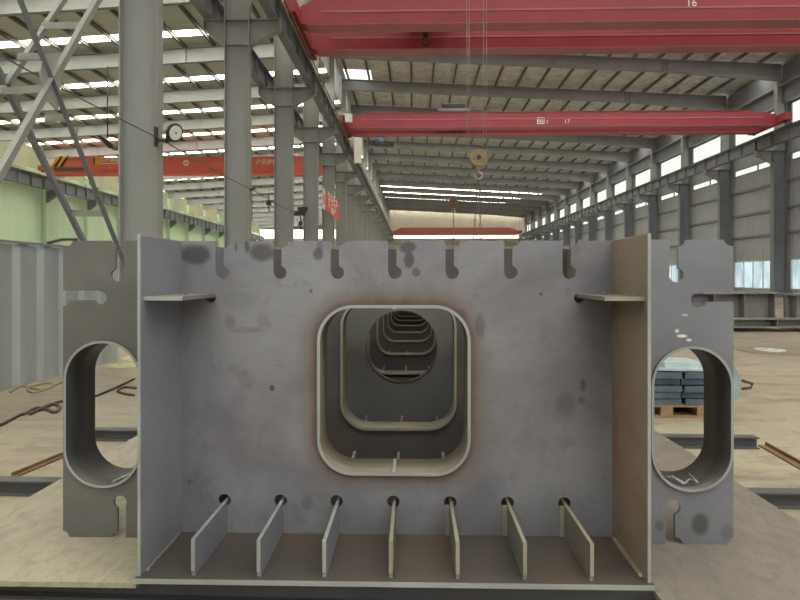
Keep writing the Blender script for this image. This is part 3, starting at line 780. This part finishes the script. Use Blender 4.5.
c2 = crane(32.1, 'red overhead crane in the middle of the right bay, with white number plate', M['red'], M['red_edge_lit'], XA, XB, zc, depth=.82, gap=1.45)
c3 = crane(109, 'small brownish red overhead crane at the far end wall', M['brown_red'], M['brown_red'], XA, XB, zc-.15)
XLA, XLB = XL+1.35, -6.6
cl = crane(45.5, 'orange-red overhead crane with hazard stripes and lettering in the left bay', M['orange_red'], M['orange_red'], XLA, XLB, EYE+8.4, depth=1.35, gap=0, width=.9)

def plate_at(px0, px1, py0, py1, Y, mat, parent, name, t=.01):
    a = at_y(px0, py1, Y); b = at_y(px1, py0, Y); m = MB(); m.box(a.x, b.x, Y-t, Y, a.z, b.z); return m.build(name, mat, parent)
# crane numbers
p = at_y(691.5, 3, 19.05); text_obj('number', '16', .36, (p.x, p.y-.006, p.z), ROT_FRONT, M['cream'], c1)
Y2 = 32.15
np_ = plate_at(537, 544.5, 117.5, 124, Y2, M['white'], c2, 'number_plate')
p = at_y(540.7, 120.8, Y2-.012); text_obj('number', '20', .36, (p.x, p.y-.005, p.z), ROT_FRONT, M['black'], np_)
p = at_y(547.3, 121.5, Y2); text_obj('number', 't', .34, (p.x, p.y-.006, p.z), ROT_FRONT, M['cream'], c2)
p = at_y(567, 121.5, Y2); text_obj('number', '17', .34, (p.x, p.y-.006, p.z), ROT_FRONT, M['cream'], c2)
YL = 45.55
hs = MB()
for k in range(4):
    a0 = 50.5+k*3.1; p = [at_y(a0, 167, YL), at_y(a0+2.6, 167, YL), at_y(a0+9.6, 156, YL), at_y(a0+7.0, 156, YL)]
    hs.prism([(q.x, q.z) for q in p], 'y', YL-.012, YL, k % 2)
hs.build('hazard_stripes', [M['yellow'], M['black']], cl)
plate_at(95, 100.5, 157, 164.5, YL, M['yellow'], cl, 'label_patch'); plate_at(93.6, 95, 156.5, 164.5, YL, M['black'], cl, 'label_bar')
p = at_y(109.5, 159.8, YL); text_obj('lettering', '工程制造', .40, (p.x, p.y-.006, p.z), ROT_FRONT, M['cream'], cl, bold=.01)
m = MB(); a = at_y(101, 164, YL); b = at_y(118, 163.2, YL); m.box(a.x, b.x, YL-.01, YL, a.z, b.z); m.build('lettering_underline', M['cream'], cl)
p = at_y(267, 162, YL); text_obj('lettering', '产品质量', .43, (p.x, p.y-.006, p.z), ROT_FRONT, M['cream'], cl, bold=.01)
p = at_y(186, 163, YL); em = MB(); em.cyl((p.x, YL-.006, p.z), (0,1,0), .26, .012, 8); e = em.build('emblem', M['cream'], cl)
em = MB(); em.box(p.x-.12, p.x+.12, YL-.018, YL-.0125, p.z-.05, p.z+.05); em.build('emblem_mark', M['orange_red'], e)
# dark hoist slung under the left-bay crane
m = MB(); a = at_y(55, 171, 45.4); b = at_y(84, 167.5, 45.4); m.box(a.x, b.x, 45.3, 45.42, a.z, b.z); m.build('underslung_walkway', M['hall_dark'], cl)

# trolleys, ropes, hook blocks
def hook_block(name, lab, px, py, Y, rad, crane_z, mat, ropes, chains, group):
    c = at_y(px, py, Y)
    r = empty(name, (c.x, c.y, c.z-rad*2.4), lab, 'hook block', group)
    m = MB()
    for k in (-1, 1): m.cyl((c.x, c.y+k*rad*.28, c.z), (0,1,0), rad, rad*.22, 28)
    m.build('cheek_plate', mat, r)
    m = MB(); m.cyl((c.x, c.y, c.z), (0,1,0), rad*.86, rad*.34, 28); m.build('sheave', M['hook_dark'], r)
    m = MB(); m.cyl((c.x, c.y, c.z), (0,1,0), rad*.26, rad*1.05, 16); m.build('axle', M['dark'], r)
    m = MB(); m.box(c.x-rad*.25, c.x+rad*.25, c.y-rad*.22, c.y+rad*.22, c.z-rad*1.35, c.z-rad*.8); m.build('swivel', mat, r)
    pts = [(c.x, c.y, c.z-rad*1.3)]
    hr = rad*.42; cz = c.z-rad*2.0
    for k in range(15):
        t = math.radians(80-k*20); pts.append((c.x+hr*math.cos(t), c.y, cz+hr*math.sin(t)))
    m = MB(); m.tube(pts, rad*.12, 8); m.build('hook', M['rope'], r)
    m = MB()
    for dx in ropes: m.tube([(c.x+dx, c.y, c.z), (c.x+dx*1.05, c.y, crane_z)], .008, 6)
    m.build('wire_rope', M['rope'], r)
    return r, c, cz-hr
def sling(name, lab, pts_list, r=.011):
    g = MB()
    for a, b in pts_list:
        a, b = Vector(a), Vector(b); n = max(6, int((b-a).length/.16))
        for k in range(n):
            p = a.lerp(b, (k+.5)/n); d = (b-a).normalized()*((b-a).length/n*.62)
            o = Vector((.022,0,0)) if k % 2 else Vector((0,.022,0))
            g.tube([p-d, p-d*.5+o, p+d*.5+o, p+d, p+d*.5-o, p-d*.5-o], r, 5, closed=True)
    return g.build(name, M['chain'], label=lab, cat='chain')
Yh = 15.3
h1, c_, zb_ = hook_block('hook_block', 'tan round hook block hanging on wire ropes, the larger and nearer one', 478.5, 158, Yh, .235, zc+.9, M['hook'], (-.30, -.24, .13, .21), None, 'crane hook blocks')
sling('sling_chain', 'pair of dark sling chains hanging from the larger hook block', [((c_.x-.01,Yh,zb_+.05), at_y(473,243,Yh)), ((c_.x+.01,Yh,zb_+.05), at_y(481,243,Yh))])
Yk = 33.2
h2, c_, zb_ = hook_block('hook_block', 'dark brown hook block hanging further back, the smaller one', 453.5, 202, Yk, .26, zc+.9, M['hook_dark'], (-.4, -.3, .15, .25), None, 'crane hook blocks')
sling('sling_chain', 'dark sling chain hanging from the smaller hook block further back', [((c_.x,Yk,zb_+.05), at_y(453.5,246,Yk))], .016)
def trolley(x, y, gap, z, lab):
    r = empty('crane_trolley', (x, y+gap/2, z), lab, 'crane trolley')
    m = MB(); m.box(x-.9, x+.9, y+.2, y+gap+.45, z+.12, z+.3); m.build('trolley_frame', M['hall_dark'], r)
    m = MB(); m.cyl((x, y+gap/2+.3, z+.55), (1,0,0), .26, 1.3, 24); m.build('rope_drum', M['dark'], r)
    for sx in (-.7, .7):
        for yy in (y+.33, y+gap+.33): m = MB(); m.cyl((x+sx, yy, z+.15), (0,1,0), .12, .1, 16); m.build('wheel', M['dark'], r)
trolley(at_y(478,100,Yh).x, 13.4, 2.1, zc+1.25, 'crane trolley with rope drum above the larger hook block')
trolley(at_y(453,100,Yk).x, 32.1, 1.45, zc+.82, 'crane trolley with rope drum above the smaller hook block')
trolley(at_y(425.5,36,20.3).x, 19.0, 2.1, zc+1.25, 'crane trolley with rope drum above the black raised hook')
# raised dark hook between the girders of the big crane
Yr = 20.3; c = at_y(425.5, 36, Yr)
r = empty('crane_hook', (c.x, c.y, c.z-.35), 'black raised crane hook in front of the second girder of the big red crane', 'crane hook')
m = MB(); m.cyl((c.x, c.y, c.z+.05), (0,1,0), .10, .12, 16); m.box(c.x-.07, c.x+.07, c.y-.05, c.y+.05, c.z-.08, c.z+.1); m.build('hook_head', M['dark'], r)
pts = [(c.x, c.y, c.z-.05)]
for k in range(14):
    t = math.radians(95+k*20); pts.append((c.x-.0+.14*math.cos(t), c.y, c.z-.2+.14*math.sin(t)))
m = MB(); m.tube(pts, .035, 8); m.build('hook_bend', M['dark'], r)
m = MB(); m.tube([(c.x, c.y, c.z), (c.x, c.y, zc+1.36)], .012, 6); m.build('wire_rope', M['dark'], r)
# hoist under crane two
Ym = 31.6; a = at_y(380, 142, Ym)
r = empty('hoist_motor', (a.x, a.y, a.z-.2), 'small dark hoist motor hanging under the left end of the middle red crane', 'hoist')
m = MB(); m.cyl((a.x, a.y, a.z), (1,0,0), .26, .5, 20); m.build('motor_drum', M['blue_steel'], r)
m = MB(); m.box(a.x+.2, a.x+.75, a.y-.15, a.y+.15, a.z-.25, a.z+.0); m.build('gearbox', M['dark'], r); m = MB(); m.box(a.x-.65, a.x-.2, a.y-.12, a.y+.12, a.z-.16, a.z+.08); m.build('brake_housing', M['dark'], r)
m = MB(); m.box(a.x-.2, a.x-.12, a.y-.05, a.y+1.1, a.z+.2, a.z+.32); m.box(a.x+.12, a.x+.2, a.y-.05, a.y+1.1, a.z+.2, a.z+.32); m.build('hanger', M['dark'], r)
b = at_y(347.5, 117.5, 31.4); m = MB(); m.box(b.x-.24, b.x+.24, 31.4, 31.65, b.z-.23, b.z+.23); eb = m.build('control_box', M['white'], c2)
# bright hanging end-carriage stair of crane two
m = MB(); a = at_y(358, 138, 31.9); m.box(a.x-.2, a.x+.2, 31.8, 32.0, a.z-1.4, a.z); m.build('cable_trunk', M['cream'], c2)

# ================================================================== CROSS BRACING between the first two middle columns
br = empty('cross_bracing', (-4.84, 7.6, .0), 'grey lattice cross bracing at the upper left, beside the nearest column', 'bracing')
def chord(pa, pb, x, w, ext0, ext1, up=(1,0,0)):
    a, b = at_x(*pa, x), at_x(*pb, x); d = (b-a)
    a2, b2 = a-d*ext0, b+d*ext1
    m = MB(); m.beam(a2, b2, w, .012, up)
    n = d.normalized().cross(Vector((1,0,0))).normalized()
    m.beam(a2+n*(w/2)+Vector((.03,0,0)), b2+n*(w/2)+Vector((.03,0,0)), .012, .07, up)
    return m, a, b
m, B0, B1 = chord((96,3),(5,165), -4.42, .13, 1.05, .9); m.build('brace_member', M['hall_steel'], br)
m, C0, C1 = chord((60,5),(10,80), -5.28, .11, 1.5, 2.1); m.build('brace_member', M['hall_steel'], br)
m, A0, A1 = chord((20,0),(117,245), -4.42, .085, .55, .2); m.build('brace_member', M['hall_dark'], br)
m, D0, D1 = chord((33,140),(79,232), -5.28, .14, 2.2, .55); m.build('brace_member', M['hall_dark'], br)
def on(a, b, Yv):
    t = (Yv-a.y)/(b.y-a.y); return a.lerp(b, t)
def batten(pa, pb):
    m = MB(); m.beam(pa, pb, .02, .09, (0,0,1)); m.build('batten', M['hall_steel'], br)
batten(at_x(42,25.5,-5.28), at_x(82,25.5,-4.42)); batten(at_x(18,56.5,-5.28), at_x(64,56.5,-4.42))
batten(at_x(69.5,213.5,-5.28), at_x(104,213.5,-4.42)); batten(at_x(45,118,-5.28), at_x(66,118,-4.42)); batten(at_x(0,91,-5.28), at_x(42,89,-4.42))
p = at_x(50,78,-4.42); m = MB(); m.add([p+Vector((-.01,dy,dz)) for dy,dz in ((-.12,.26),(.10,.34),(.2,.0),(.14,-.36),(-.12,-.26),(-.2,0))]+[p+Vector((.01,dy,dz)) for dy,dz in ((-.12,.26),(.10,.34),(.2,.0),(.14,-.36),(-.12,-.26),(-.2,0))],
    [(5,4,3,2,1,0),(6,7,8,9,10,11)]+[(k,(k+1)%6,6+(k+1)%6,6+k) for k in range(6)]); m.build('gusset_plate', M['hall_steel'], br)

# cable strung along the columns, with its hanging bits
cbl = MB(); pts = []
zc_ = EYE+2.6
ysc = [3.5, 10.8, 16.8, 22.8]
for a, b in zip(ysc[:-1], ysc[1:]):
    for k in range(8):
        t = k/8; pts.append((-4.74, a+(b-a)*t, zc_-.0-.05*math.sin(PI*t)))
pts.append((-4.74, ysc[-1], zc_))
cbl.tube(pts, .011, 6)
cbl.build('strung_cable', M['cable_grey'], label='thin dark cable strung from column to column along the middle row', cat='cable')
m = MB(); p = at_y(252, 190, 16.5); m.tube([p, p+Vector((.0,0,-.9))], .012, 6); m.tube([p+Vector((-.08,0,0)), p+Vector((.1,0,.05))], .03, 6)
m.build('hanging_lead', M['rubber'], label='short dark lead hanging beside the second column of the middle row in view', cat='cable')
for px, py, Yv, lab in ((268.5,205,22.4,'small dark hook hanging on the cable between the second and third middle columns in view'), (300.5,225,28.0,'small dark hook hanging low between the third and fourth middle columns in view')):
    p = at_y(px, py, Yv); m = MB(); m.tube([p+Vector((0,0,.45)), p+Vector((.02,0,0))], .025, 6); m.box(p.x-.08, p.x+.1, Yv-.05, Yv+.05, p.z-.02, p.z+.18); m.tube([p, p+Vector((.03,0,-.25))], .03, 6)
    m.build('hanging_hook', M['dark'], label=lab, cat='hook')
p = at_y(299, 211.5, 28.4); m = MB(); m.box(p.x-.35, p.x+.3, 28.3, 28.5, p.z-.2, p.z+.0); m.box(p.x-.05, p.x+.42, 28.3, 28.5, p.z+.02, p.z+.22)
m.build('junction_box', M['dark'], label='dark junction boxes fixed beside the third middle column in view', cat='box')
# fan-like round lamp on the first column
p = at_y(174.5, 132.5, 10.45)
r = empty('round_lamp', (p.x, p.y, p.z-.2), 'round pale-faced lamp with dark rim bracketed on the nearest column', 'lamp')
ax = Vector((.84,-.42,-.34)).normalized()
m = MB(); m.cyl(p, ax, .165, .06, 32, .17); m.build('rim', M['dark'], r)
m = MB(); m.cyl(p+ax*.032, ax, .135, .01, 32); m.build('lens', M['white'], r, label='pale round face')
m = MB(); m.cyl(p+ax*.045, ax, .02, .012, 12); m.build('hub', M['hall_dark'], r)
m = MB(); m.box(-4.8, p.x-.05, p.y-.02, p.y+.02, p.z-.17, p.z-.13); m.box(-4.80, -4.76, p.y-.05, p.y+.05, p.z-.26, p.z+.1); m.box(p.x-.16, p.x-.12, p.y-.02, p.y+.02, p.z-.2, p.z+.05); m.build('bracket', M['dark'], r)
# black floodlight seen between brace and column (hangs from a roof rafter in the left bay)
p = at_y(107.5, 143, 28.6)
r = empty('flood_lamp', (p.x, p.y, p.z), 'black hooded floodlight hanging in the left bay, left of the nearest column', 'lamp')
m = MB(); m.prism([(p.x-.42, p.z+.32), (p.x-.2, p.z+.30), (p.x+.4, p.z-.1), (p.x+.42, p.z-.34), (p.x+.2, p.z-.32)], 'y', p.y-.25, p.y+.25); m.build('hood', M['black'], r)
m = MB(); m.tube([(p.x, p.y, p.z), (p.x, p.y, rb(p.x))], .03, 6); m.build('drop_rod', M['dark'], r)

# ================================================================== BANNER
a = at_x(319.5, 191, -4.74); b_ = at_x(337, 210.5, -4.74)
r = empty('red_banner', (-4.74, a.y, a.z-1.2), 'red safety banner with pale border and lettering tied between two middle columns', 'banner')
yA, yBn = 29.4, 36.2
zt_ = EYE+4.72; zb2 = EYE+3.62
m = MB(); m.box(-4.755, -4.74, yA, yBn, zb2, zt_); m.build('cloth', M['banner'], r)
m = MB(); m.box(-4.739, -4.735, yA+.0, yA+.9, zb2, zt_); m.build('pale_panel', M['white'], r)
m = MB(); m.box(-4.734, -4.731, yA+.3, yA+.7, zb2+.25, zt_-.3); m.build('panel_mark', M['banner'], r)
RB = Matrix.Rotation(PI/2, 3, 'Z') @ Matrix.Rotation(PI/2, 3, 'X')
text_obj('lettering', '安全生产', 1.0, (-4.736, (yA+.9+yBn)/2, zt_-.42), RB, M['cream'], r)
text_obj('lettering', '质量第一', .4, (-4.736, (yA+.9+yBn)/2, zb2+.22), RB, M['cream'], r)

# ================================================================== GROUND THINGS, LEFT
XFN = -4.15
def trapezoid_sheet(y0, y1, x, z1, period=.39, depth=.045):
    pts = []; y = y0
    while y < y1:
        for dy, dx in ((0,0),(.09,0),(.15,depth),(.30,depth),(.36,0)):
            if y+dy <= y1: pts.append((y+dy, x-dx))
        y += period
    m = MB()
    n = len(pts); vs = []
    for yy, xx in pts:
        vs += [(xx,yy,0.0),(xx,yy,z1),(xx-.012,yy,0.0),(xx-.012,yy,z1)]
    fs = []
    for i in range(n-1):
        k = 4*i; fs += [(k,k+4,k+5,k+1),(k+2,k+3,k+7,k+6),(k+1,k+5,k+7,k+3),(k,k+2,k+6,k+4)]
    fs += [(0,1,3,2),(4*n-4,4*n-2,4*n-1,4*n-3)]
    m.add(vs, fs)
    return m
r = empty('corrugated_barrier', (XFN, 6, 0), 'pale grey corrugated metal barrier standing at the left edge', 'barrier')
trapezoid_sheet(3.6, 7.9, XFN, EYE+.36).build('sheet', M['fence'], r)
m = MB(); m.box(XFN+.0, XFN+.03, 3.6, 7.9, EYE+.36, EYE+.385); m.build('top_rail', M['hall_dark'], r)
m = MB(); p0 = at_x(48,243,XFN-.05); p1 = at_x(62,242,XFN-.05); m.tube([p0, p1+Vector((0,0,.03)), p1+Vector((0,.3,.05))], .018, 6); m.build('wire_tie', M['rubber'], r)
# sand heap at the far end of the barrier
def heap(cx, cy, rx, ry, h, name, mat, lab, cat):
    m = MB(); vs = []; fs = []; n, R = 28, 7
    for j in range(R):
        t = j/(R-1)
        for k in range(n):
            a = 2*PI*k/n; w = 1+.18*math.sin(3*a+1)+.1*math.sin(7*a)
            vs.append((cx+rx*w*t*math.cos(a), cy+ry*w*t*math.sin(a), h*(1-t)**1.2*(1+.25*math.sin(4*a+j))+.0))
    for j in range(R-1):
        for k in range(n): fs.append((j*n+k, (j+1)*n+k, (j+1)*n+(k+1)%n, j*n+(k+1)%n))
    m.add(vs, fs, 0, True); return m.build(name, mat, label=lab, cat=cat)
p = at_z(110, 363, 0)
heap(p.x+.30, p.y+.75, .45, .5, .2, 'sand_heap', M['heap'], 'small pale heap of sand at the far foot of the corrugated barrier', 'sand')
heap(p.x+.40, p.y-.2, .38, .18, .05, 'sand_heap', M['heap'], 'low pale drift of sand in front of the small sand heap', 'sand')
# cables and ropes lying on the ground
def ground_line(pix, r, name, mat, lab, cat, wob=.0):
    ctrl = [at_z(px, py, r) for px, py in pix]; pts = []
    for i in range(len(ctrl)-1):
        p0 = ctrl[max(i-1,0)]; p1 = ctrl[i]; p2 = ctrl[i+1]; p3 = ctrl[min(i+2,len(ctrl)-1)]
        for k in range(8):
            t = k/8
            pts.append(.5*((2*p1)+(p2-p0)*t+(2*p0-5*p1+4*p2-p3)*t*t+(3*p1-p0-3*p2+p3)*t**3))
    pts.append(ctrl[-1])
    m = MB(); m.tube(pts, r, 8); return m.build(name, mat, label=lab, cat=cat)
ground_line([(-30,436),(0,425),(22,414),(40,410),(58,402),(90,397.5),(110,390),(134,379)], .012, 'ground_cable', M['rubber'], 'long black cable crossing the ground behind the left wing', 'cable')
ground_line([(24,414),(36,408),(46,409),(55,412),(60,407),(52,404),(40,409),(30,414)], .013, 'rope_bundle', M['rope_rust'], 'short bundle of rust-brown rope lying over the black cable', 'rope')
ground_line([(10,392),(22,386),(40,389),(54,385),(45,383),(28,388),(36,392),(62,382)], .011, 'rope_coil', M['rope_tan'], 'loose tan rope lying at the foot of the corrugated barrier', 'rope')
ground_line([(134,395),(122,393),(118,390),(125,387),(136,388)], .012, 'hose_loop', M['rope_rust'], 'small rust-brown hose loop on the ground seen through the left oval hole', 'hose')
# rusty angle bar
def flat_bar(pa, pb, w, h, lab, mat):
    a = at_z(*pa, h/2); b = at_z(*pb, h/2); m = MB(); m.beam(a, b, .012, h)
    m2 = MB(); n = (b-a).normalized().cross(Vector((0,0,1)))
    m.beam(a+n*w/2-Vector((0,0,h/2-.005)), b+n*w/2-Vector((0,0,h/2-.005)), w, .01)
    return m.build('angle_bar', mat, label=lab, cat='steel bar')
flat_bar((12,475),(80,447), .03, .028, 'rusty angle bar lying on the ground left of the girder', M['rust_bar'])
flat_bar((766,444),(830,479.5), .05, .03, 'rusty angle bar lying on the ground at the right edge', M['rust_bar'])

# ================================================================== GROUND THINGS, RIGHT
p = at_z(655, 418, 0); px0, px1 = p.x-.25, at_z(709,418,0).x
py_ = p.y
def pxx(px): return at_y(px, 400, py_).x
r = empty('wooden_pallet', ((px0+px1)/2, py_+.4, 0), 'wooden pallet under the stack of blue-grey steel parts', 'pallet')
m = MB(); m.box(px0, px1, py_, py_+.8, 0, .018); m.build('bottom_board', M['wood'], r)
for k in range(3):
    xx = (px0, (px0+px1)/2-.05, px1-.1)[k]; m = MB(); m.box(xx, xx+.1, py_, py_+.8, .018, .09); m.build('bearer', M['wood'], r)
m = MB()
for k in range(5): m.box(px0, px1, py_+k*.17, py_+k*.17+.12, .09, .11)
m.build('deck_boards', M['wood'], r)
z = .11; k = 0
rs = random.Random(5)
hs_ = [.055]*5
for i, h in enumerate(hs_):
    for j, (xa, xb) in enumerate(((px0+.02, px0+(px1-px0)*.66), (px0+(px1-px0)*.69, pxx(733)-.16))):
        dx = rs.uniform(-.012,.012); dy = rs.uniform(-.02,.03); hh = h-.006
        m = MB(); m.box(xa+dx, xb+dx, py_-.02+dy, py_+.75+dy, z, z+.012); m.box(xa+dx, xb+dx, py_-.02+dy, py_-.008+dy, z+.012, z+hh); m.box(xa+dx, xb+dx, py_+.738+dy, py_+.75+dy, z+.012, z+hh)
        m.box(xa+dx, xb+dx, py_+.2+dy, py_+.6+dy, z+.012, z+hh)
        top = i == len(hs_)-1
        m.build('steel_part', M['blue_steel'], label='blue-grey steel channel part in the %s pile on the pallet, %s layer from the bottom' % (('left','right')[j], ORD[i]), cat='steel part', group='steel parts stacked on the pallet').rotation_euler.z = rs.uniform(-.02,.02)
    z += h
m = MB(); m.box(px0+.0, px1+.0, py_+.0, py_+.5, z+.001, z+.02); m.box(px0+.35, px1-.02, py_+.05, py_+.4, z+.021, z+.06); m.build('pale_sheet', M['pale_top'], label='pale sheet of metal laid on top of the steel part stack', cat='sheet')
xa_, xb_ = pxx(733)-.12, pxx(744.5)
za_, zb_2 = at_y(738,401,py_).z, at_y(738,368,py_).z
m = MB(); vs = [(xa_,za_),(xb_-.03,za_),(xb_,za_+.10),(xb_-.01,zb_2-.09),(xb_-.05,zb_2),(xa_,zb_2-.02)]
m.prism(vs, 'y', py_+.05, py_+.6); m.box(xa_+.02, xb_-.05, py_+.1, py_+.5, 0, za_)
bs = m.build('bundled_sheet', M['bluewhite'], label='pale blue bent sheet bundle poking out right of the right wing plate', cat='sheet')
q = at_y(742, 384, py_+.05); m = MB(); m.tube([q+Vector((0,.0,.03)), q+Vector((.09,.0,.0)), q+Vector((.07,.0,-.03)), q+Vector((0,.0,-.04))], .012, 8)
m.build('strap_end', M['rope_rust'], bs, 'rust-brown strap end')
# bright disc on an oily patch
p = at_z(772, 351, 0)
m = MB(); m.cyl((p.x+.02, p.y, .004), (0,0,1), .5, .008, 40); m.build('oil_mat', M['stain'], label='dark round oily mat on the floor at the right', cat='mat')
m = MB(); m.cyl((p.x-.05, p.y-.02, .02), (0,0,1), .22, .022, 36); m.cyl((p.x-.05, p.y-.02, .034), (0,0,1), .05, .02, 16); m.build('steel_disc', M['disc'], label='bright steel disc lying on the dark oily mat', cat='disc')
# fabricated girders lying at the right
def lying_girder(x0, x1, y, z0, z1, wf, n, lab, tf=.05, name='steel_girder'):
    r = empty(name, ((x0+x1)/2, y+wf/2, z0), lab, 'steel girder', 'fabricated girders lying at the right')
    m = MB(); m.box(x0, x1, y, y+wf, z1-tf, z1); m.build('top_flange', M['girder_pile'], r)
    m = MB(); m.box(x0, x1, y, y+wf, z0, z0+tf); m.build('bottom_flange', M['girder_pile'], r)
    m = MB(); m.box(x0, x1, y+wf/2-.015, y+wf/2+.015, z0+tf, z1-tf); m.build('web', M['girder_pile'], r)
    for k in range(n):
        xx = x0+.1+(x1-x0-.2)*k/max(1,n-1); m = MB(); m.box(xx-.012, xx+.012, y+.02, y+wf-.02, z0+tf, z1-tf); m.build('stiffener', M['girder_pile'], r)
p = at_z(735, 332, 0)
gy = p.y
m = MB()
for xx in (5.4, 9.2): m.box(xx, xx+.12, gy-.1, gy+1.1, 0, .10)
m.build('timber_bearers', M['wood'], label='timber bearers under the girders lying at the right', cat='timber')
lying_girder(4.9, 11.5, gy+.0, .101, .28, .45, 8, 'low flat steel girder lying in front of the taller girder at the right', .02)
lying_girder(4.6, 8.1, gy+.5, .101, .84, .5, 6, 'tall fabricated steel girder lying at the right beside the wing plate', .04)
lying_girder(8.35, 11.5, gy+.45, .101, .80, .5, 4, 'second tall fabricated steel girder lying at the right edge of the picture', .04)

# ================================================================== LIGHT, CAMERA
w = bpy.data.worlds.new('World'); scn.world = w; w.use_nodes = True
nt = w.node_tree; bg = nt.nodes['Background']; bg.inputs['Color'].default_value = (.95,.98,1,1); bg.inputs['Strength'].default_value = 1.7

cam = bpy.data.cameras.new('camera'); co = bpy.data.objects.new('camera', cam); COL.objects.link(co)
cam.sensor_width = 36; cam.lens = F*36/800; cam.clip_end = 400; cam.clip_start = .05
cam.shift_y = -(300-HZ)/800
co.location = (0,0,EYE); co.rotation_euler = (PI/2, 0, YAW)
scn.camera = co
vs = scn.view_settings
vs.view_transform = 'Standard'; vs.look = 'None'; vs.exposure = .9; vs.gamma = 1; vs.use_curve_mapping = False
